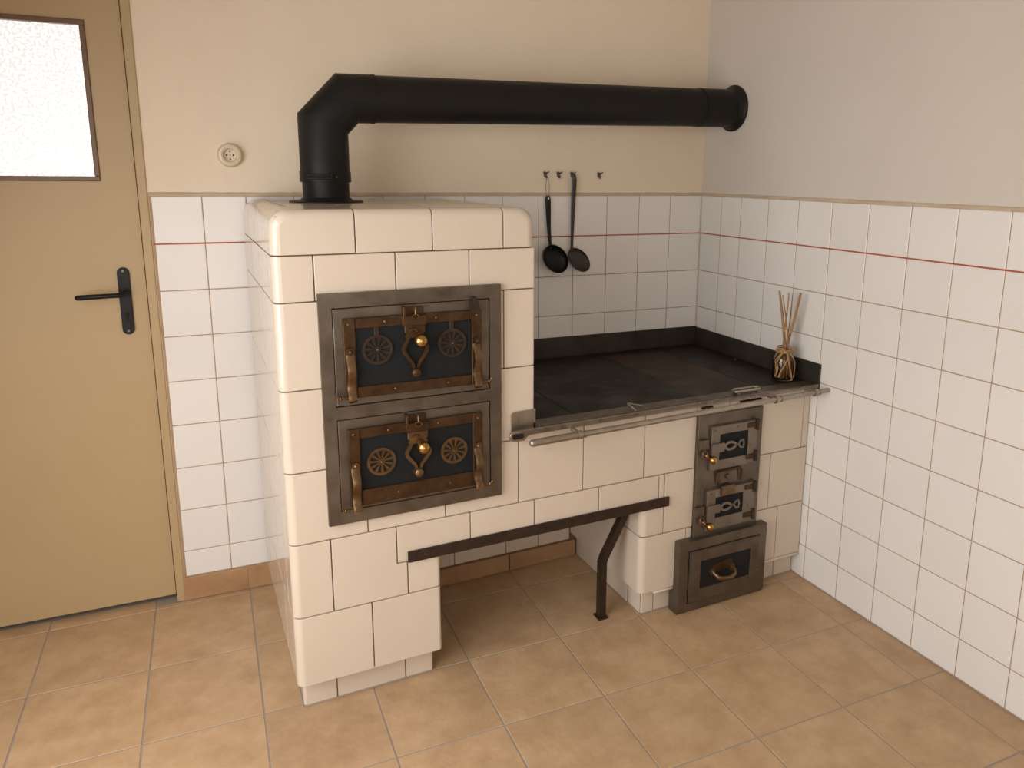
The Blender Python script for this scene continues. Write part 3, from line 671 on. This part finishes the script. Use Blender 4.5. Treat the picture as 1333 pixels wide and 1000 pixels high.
for a, b_, c, d in ((dx0+.007, -.467, dz0+.004, dz1-.007), (-.2595, dx1-.004, dz0+.004, dz1-.007), (-.467, -.2595, dz0+.004, .081), (-.467, -.2595, .179, dz1-.007)):
    part('strap', bbox(a, b_, -.7115, -.7075, c, d, .0008), 'steel', dr)
part('drawer_panel', bbox(-.466, -.2605, -.7085, -.7073, .082, .178, .0003), 'dark_hole', dr, label='black recessed drawer panel')  # panel in one flat near-black colour
bm = BM(); hz = .128
for x in (-.418, -.338): cyl(bm, (x, -.711, hz+.004), .012, .008, segs=18)
tube(bm, [(-.418, -.709, hz+.006), (-.418, -.728, hz), (-.410, -.738, hz-.008), (-.385, -.743, hz-.013), (-.365, -.743, hz-.013), (-.345, -.738, hz-.008), (-.338, -.728, hz), (-.338, -.709, hz+.006)], [.006, .006, .0065, .0075, .0075, .0065, .006, .006], 12)
part('drawer_handle', bm, 'bronze_light', dr, smooth=60, label='curved bronze-coloured pull handle')
bm = BM(); prism(bm, [(-.415, hz), (-.345, hz), (-.333, hz+.012), (-.335, hz+.030), (-.345, hz+.035), (-.400, hz+.030), (-.420, hz+.018)], -.713, -.7085); bevel_sharp(bm, .0015, 2); part('handle_backplate', bm, 'bronze', dr, wn=True)
bm = BM(); ball(bm, (-.229, -.7115, .094), .0045, (1, .5, 1), 12); part('screw', bm, 'bronze_light', dr, smooth=60)

# ------------------------------------------------------------------ stove pipe
PR = .0690; PXC, PYC = -1.516, -.2235; PZC = 1.667
pipe = thing('stove_pipe', 'matt black stovepipe rising from the tiled tower, elbowing right into the wall', 'stovepipe', (PXC, PYC, ZT))
def pp(name, bm, m='black_pipe', smooth=30, parent=None): return obj(name, bm, m, parent or pipe, (-PXC, -PYC, -ZT) if parent is None else (0, 0, 0), smooth=smooth)
def mitre(bm, path, r, segs=56, cap=False):
    path = [Vector(p) for p in path]; rings = []
    for i, p in enumerate(path):
        a = (p-path[i-1]).normalized() if i else (path[1]-p).normalized()
        b_ = (path[i+1]-p).normalized() if i < len(path)-1 else a
        n_ = (a+b_).normalized(); ring = []
        yv = Vector((0, 1, 0)); o_ = yv.cross(a).normalized()
        for s in range(segs):
            t = 2*PI*s/segs; q = p+(yv*math.cos(t)+o_*math.sin(t))*r
            k = (p-q).dot(n_)/a.dot(n_); ring.append(bm.verts.new(q+a*k))
        rings.append(ring)
    for A, B in zip(rings[:-1], rings[1:]):
        for s in range(segs): bm.faces.new((A[s], A[(s+1) % segs], B[(s+1) % segs], B[s]))
    if cap: bm.faces.new(rings[0]); bm.faces.new(rings[-1][::-1])
PA, PB, PD = (PXC, PYC, 1.551), (-1.4463, -.2235, 1.6245), (0, -.172, 1.667)
def on_pipe(x): t = (x-PB[0])/(PD[0]-PB[0]); return tuple(PB[k]+(PD[k]-PB[k])*t for k in range(3))
bm = BM(); mitre(bm, [(PXC, PYC, 1.412), PA, PB, on_pipe(-1.372)], PR); pp('elbow', bm, smooth=25)
bm = BM(); mitre(bm, [(PXC, PYC, ZT+.001), (PXC, PYC, 1.425)], PR-.0035); pp('base_pipe', bm)
bm = BM(); mitre(bm, [on_pipe(-1.38), on_pipe(-.15)], PR-.0015); pp('straight_pipe', bm)
bm = BM(); mitre(bm, [on_pipe(-.17), on_pipe(-.002)], PR); pp('end_pipe', bm)
def collar(name, c, axis, r, wd, t=.003):
    bm = BM(); c = Vector(c); a = Vector((0, 0, 1)) if axis == 'z' else Vector((1, 0, 0))
    mitre(bm, [c-a*wd/2, c-a*wd/2*.6, c+a*wd/2*.6, c+a*wd/2], r+t); return pp(name, bm)
collar('seam_ring', on_pipe(-1.372), 'x', PR, .008, .0014); collar('seam_ring', on_pipe(-.17), 'x', PR, .006, .001)
band = collar('clamp_band', (PXC, PYC, 1.402), 'z', PR, .030, .0028)
bm = BM()
bx_, by_ = PXC-.028, PYC-.0705
for z in (1.398, 1.407): tube(bm, [(bx_-.032, by_+.014, z), (bx_-.012, by_+.001, z), (bx_+.030, by_-.010, z)], .0028, 8)
box(bm, bx_+.028, bx_+.033, by_-.016, by_-.002, 1.392, 1.413)
pp('clamp_latch', bm, 'black_iron', 50, band)
bm = BM(); ball(bm, (PXC+.018, PYC-.0745, 1.402), .003, seg=8); pp('clamp_rivet', bm, 'hook_metal', 50, band)
# flange on the tower, rosette at the wall
bm = BM(); n = 56; prof = [(PR-.004, .014), (PR+.002, .010), (PR+.004, .006), (.1035, .0035), (.1045, .0005)]
rings = [[bm.verts.new((PXC+math.cos(2*PI*s/n)*r, PYC+math.sin(2*PI*s/n)*r, ZT+h)) for s in range(n)] for r, h in prof]
for A, B in zip(rings[:-1], rings[1:]):
    for s in range(n): bm.faces.new((A[s], A[(s+1) % n], B[(s+1) % n], B[s]))
pp('floor_flange', bm)
bm = BM(); prof = [(PR-.002, .030), (PR+.004, .022), (PR+.006, .016), (PR+.008, .012), (.0845, .006), (.0845, .0005)]
rings = [[bm.verts.new((-h-.001, -.172+math.cos(2*PI*s/n)*r, PZC+math.sin(2*PI*s/n)*r)) for s in range(n)] for r, h in prof]
for A, B in zip(rings[:-1], rings[1:]):
    for s in range(n): bm.faces.new((A[s], A[(s+1) % n], B[(s+1) % n], B[s]))
pp('wall_rosette', bm)

# ------------------------------------------------------------------ small things on the back wall
def wall_pt(x, z, d=0): return (x, -SL*x-d, z)
# socket
so = thing('power_socket', 'round ivory wall socket on the plaster beside the stovepipe', 'socket', wall_pt(-1.749, 1.463), (0, 0, RZ))
bm = BM(); n = 40; prof = [(.0, -.010), (.017, -.010), (.0185, -.012), (.020, -.022), (.025, -.0255), (.031, -.024), (.0345, -.017), (.0365, -.008), (.0372, .002)]
c0 = bm.verts.new((0, -.010, 0)); rings = [[bm.verts.new((math.cos(2*PI*s/n)*r, y, math.sin(2*PI*s/n)*r)) for s in range(n)] for r, y in prof[1:]]
for s in range(n): bm.faces.new((c0, rings[0][s], rings[0][(s+1) % n]))
for A, B in zip(rings[:-1], rings[1:]):
    for s in range(n): bm.faces.new((A[s], A[(s+1) % n], B[(s+1) % n], B[s]))
obj('socket_body', bm, 'ivory', so, smooth=40)
for x, z, r in ((-.0095, 0, .0027), (.0095, 0, .0027), (0, 0, .0016), (0, .0115, .0022), (0, -.0115, .0022)):
    bm = BM(); cyl(bm, (x, -.0105, z), r, .002, segs=12); obj('socket_hole', bm, 'dark_hole', so)
bm = BM(); cyl(bm, (0, -.012, .0125), .0018, .006, segs=10); obj('earth_pin', bm, 'hook_metal', so)

# hooks
def hook(x, label):
    h = thing('wall_hook', label, 'hook', wall_pt(x, 1.413), (0, 0, RZ), 'small metal hooks in a row above the tiles')
    bm = BM(); prism(bm, [(-.0075, .011), (.0075, .011), (.006, .004), (.004, -.008), (-.004, -.008), (-.006, .004)], -.0025, .0018); bevel_sharp(bm, .0005); obj('hook_plate', bm, 'hook_metal', h)
    for s in (-1, 1):
        bm = BM(); tube(bm, [(s*.002, -.0025, .003), (s*.005, -.008, .006), (s*.0085, -.013, .011)], .0018, 6); ball(bm, (s*.0085, -.013, .011), .0025, seg=8); obj('prong', bm, 'hook_metal', h, smooth=60)
    bm = BM(); tube(bm, [(0, -.002, -.006), (0, -.008, -.011), (0, -.0145, -.010), (0, -.017, -.003)], .002, 6); ball(bm, (0, -.017, -.003), .0027, seg=8); obj('prong', bm, 'hook_metal', h, smooth=60)
    bm = BM(); ball(bm, (0, -.0028, .004), .0023, (1, .5, 1), 8); obj('nail', bm, 'hook_metal', h)
hook(-.689, 'wall hook on which the wire-looped ladle hangs'); hook(-.636, 'empty wall hook between the two hanging ladles')
hook(-.581, 'wall hook holding the long-handled brown ladle'); hook(-.468, 'empty wall hook farthest right, near the corner')

def ladle(name, label, x, handle, hr, bc, ang, rb, m_, tilt):
    t = thing(name, label, 'ladle', wall_pt(x, handle[-1][2]+0), (0, 0, 0), 'black ladles hanging on the wall')
    O = Vector(wall_pt(x, handle[-1][2]))
    bm = BM(); tube(bm, [Vector(p)-O for p in handle], hr, 10, flat=.5, up=(0, 1, 0)); obj('handle', bm, m_, t, smooth=60)
    # shallow bowl, open towards the room
    bm = BM(); n = 32; R = Matrix.Translation(Vector(bc)-O) @ Matrix.Rotation(tilt[0], 4, 'X') @ Matrix.Rotation(tilt[1], 4, 'Z') @ Matrix.Rotation(ang, 4, 'Y')
    def ringp(k, off):
        return [bm.verts.new(R @ Vector((rb[0]*math.sin(k)*math.cos(2*PI*s/n), rb[2]*math.cos(k)-off, rb[1]*math.sin(k)*math.sin(2*PI*s/n)))) for s in range(n)]
    ks = [PI/2*i/7 for i in range(1, 8)]
    outer = [ringp(k, 0) for k in ks]; inner = [[bm.verts.new(R @ Vector((rb[0]*.95*math.sin(k)*math.cos(2*PI*s/n), rb[2]*.86*math.cos(k)-.001, rb[1]*.95*math.sin(k)*math.sin(2*PI*s/n)))) for s in range(n)] for k in ks]
    for grp, c_ in ((outer, rb[2]), (inner, rb[2]*.86-.001)):
        c = bm.verts.new(R @ Vector((0, c_, 0)))
        for s in range(n): bm.faces.new((c, grp[0][s], grp[0][(s+1) % n]))
        for A, B in zip(grp[:-1], grp[1:]):
            for s in range(n): bm.faces.new((A[s], A[(s+1) % n], B[(s+1) % n], B[s]))
    for s in range(n): bm.faces.new((outer[-1][s], outer[-1][(s+1) % n], inner[-1][(s+1) % n], inner[-1][s]))
    obj('bowl', bm, m_, t, smooth=40)
    return t, O
def wp(x, z, d): return Vector(wall_pt(x, z, d))
t, O = ladle('ladle', 'black plastic ladle hanging by a thin wire loop, nearest the tiled tower', -.683,
      [wp(-.674, 1.145, .020), wp(-.675, 1.175, .014), wp(-.678, 1.22, .012), wp(-.681, 1.29, .012), wp(-.683, 1.325, .012), wp(-.683, 1.337, .012)], [.0065, .0065, .008, .0105, .0115, .0085], wp(-.660, 1.106, .036), .66, (.060, .049, .030), 'black_plastic', (-.18, .15))
bm = BM(); tube(bm, [wp(-.683, 1.326, .010)-O, wp(-.690, 1.345, .011)-O, wp(-.6925, 1.37, .012)-O, wp(-.690, 1.400, .016)-O, wp(-.688, 1.409, .0145)-O, wp(-.684, 1.400, .016)-O, wp(-.677, 1.37, .012)-O, wp(-.679, 1.345, .011)-O], .0011, 6, closed=True); obj('wire_loop', bm, 'wire', t, smooth=60)
bm = BM(); ball(bm, wp(-.683, 1.328, .0185)-O, .0035, (1, .3, 1.4), 10); obj('hanging_hole', bm, 'ivory', t, smooth=60)
t, O = ladle('ladle', 'brown-black ladle with the longer handle, hanging right on its hook', -.583,
      [wp(-.588, 1.130, .020), wp(-.584, 1.150, .013), wp(-.581, 1.19, .010), wp(-.580, 1.25, .010), wp(-.579, 1.33, .012), wp(-.580, 1.395, .018), wp(-.582, 1.417, .018)], [.006, .0058, .0062, .0075, .0095, .0105, .008], wp(-.560, 1.098, .028), .72, (.054, .040, .018), 'brown_plastic', (-.3, .12))
bm = BM(); ball(bm, wp(-.581, 1.402, .0232)-O, .003, (1, .3, 1.5), 10); obj('hanging_hole', bm, 'hook_metal', t, smooth=60)

# ------------------------------------------------------------------ jar with sticks
JX, JY, JZ = -.072, -.605, .7248
jar = thing('glass_jar', 'small clear glass jar tied with raffia on the hob, near the right wall', 'jar', (JX, JY, JZ))
bm = BM(); n = 36
pro = [(.0, .0), (.031, .0), (.035, .004), (.0355, .012), (.0355, .070), (.033, .082), (.025, .094), (.0215, .102), (.0215, .112), (.0245, .116), (.0235, .118), (.0195, .116), (.019, .102), (.0225, .093), (.030, .081), (.033, .069), (.033, .010), (.030, .006), (.0, .006)]
rings = []
for r, h in pro:
    rings.append([bm.verts.new((math.cos(2*PI*s/n)*r, math.sin(2*PI*s/n)*r, h)) for s in range(n)] if r > 0 else [bm.verts.new((0, 0, h))])
for A, B in zip(rings[:-1], rings[1:]):
    for s in range(n):
        if len(A) == 1: bm.faces.new((A[0], B[s], B[(s+1) % n]))
        elif len(B) == 1: bm.faces.new((A[s], A[(s+1) % n], B[0]))
        else: bm.faces.new((A[s], A[(s+1) % n], B[(s+1) % n], B[s]))
obj('jar_body', bm, 'jar_glass', jar, smooth=50)
bm = BM()
for k, (h, r) in enumerate(((.100, .0245), (.104, .0245), (.108, .0245))): tube(bm, [(math.cos(2*PI*s/20)*r, math.sin(2*PI*s/20)*r, h+.002*math.sin(3*s+k)) for s in range(20)], .0022, 6, closed=True)
def pt(a, b_, h): # a along the picture's horizontal, b towards the viewer
    ex = Vector((.892, -.451, 0)); ey = Vector((-.451, -.892, 0)); return ex*a+ey*b_+Vector((0, 0, h))
loops = [[(-.020, .016, .104), (-.036, .018, .112), (-.030, .020, .118), (-.012, .024, .112), (-.008, .026, .104)],
         [(.010, .024, .104), (.030, .022, .114), (.040, .018, .120), (.036, .020, .112), (.012, .026, .100)],
         [(-.012, .025, .104), (-.022, .026, .090), (-.034, .022, .075), (-.033, .026, .055), (-.030, .030, .035), (-.034, .028, .018)],
         [(-.008, .026, .104), (-.024, .028, .082), (-.031, .028, .066), (-.026, .032, .050), (-.029, .032, .030)],
         [(.012, .025, .102), (.024, .024, .088), (.034, .018, .066), (.035, .018, .045), (.032, .022, .012)],
         [(.002, .028, .104), (.004, .034, .080), (-.004, .038, .064), (-.016, .037, .040), (-.024, .036, .016)],
         [(.004, .028, .100), (.010, .036, .062), (.018, .036, .034), (.024, .034, .006)]]
for lp in loops: tube(bm, [pt(*p) for p in lp], .0030, 6, flat=.5)
ball(bm, pt(-.004, .027, .104), .008, (1.2, 1, .8), 10)
obj('raffia_tie', bm, 'raffia', jar, smooth=60)
def stick(label, base_, mid, top_, r0, r1, m_='wood'):
    B = Vector((JX, JY, JZ)); o = thing
    pts = [pt(*base_), pt(*[(a*.6+b_*.4) for a, b_ in zip(base_, mid)]), pt(*mid), pt(*[(a*.5+b_*.5)+q for a, b_, q in zip(mid, top_, (.0015, 0, 0))]), pt(*top_)]
    O_ = pts[0]; bm = BM(); tube(bm, [p-O_ for p in pts], [r0, r0, (r0*2+r1)/3*1.05, (r0+r1)/2, r1], 8)
    s = obj('stick', bm, m_, None, B+O_, smooth=50); tag(s, label, 'stick', 'sticks standing in the glass jar'); return s
stick('thick crooked stick in the jar, leaning left', (.012, .006, .008), (-.002, .004, .140), (-.030, .0, .312), .0062, .0034)
stick('thin stick in the jar, second from the left', (-.012, .010, .008), (-.006, .010, .180), (.001, .006, .306), .0030, .0022)
stick('thinnest upright stick in the middle of the jar', (.004, -.014, .008), (.010, -.008, .130), (.017, -.004, .300), .0020, .0014, 'wood_dark')
stick('straight thick stick in the jar, leaning right toward the wall', (-.010, -.006, .008), (.010, .002, .130), (.040, .010, .306), .0052, .0042)
stick('short slender stick in the jar, just right of the thick crooked one', (.018, -.012, .008), (.006, .014, .150), (-.022, .014, .300), .0034, .0016)
for k in range(18):
    a = 2*PI*k/18; rr = .0265 if k % 2 else .018
    bm = BM(); hh = random.uniform(.06, .088); dx, dy = math.cos(a)*rr, math.sin(a)*rr
    tube(bm, [(0, 0, 0), (-dx*.1, -dy*.1, hh/2), (-dx*.28+random.uniform(-.002, .002), -dy*.28, hh)], [.0042, .0048, .003], 6, flat=.6)
    s = obj('wood_strip', bm, 'wood_dark' if k % 3 else 'wood', None, (JX+dx, JY+dy, JZ+.0085), smooth=50)
    tag(s, 'short dark wood strip packed inside the glass jar', 'wood strip', 'dark wood strips inside the jar')
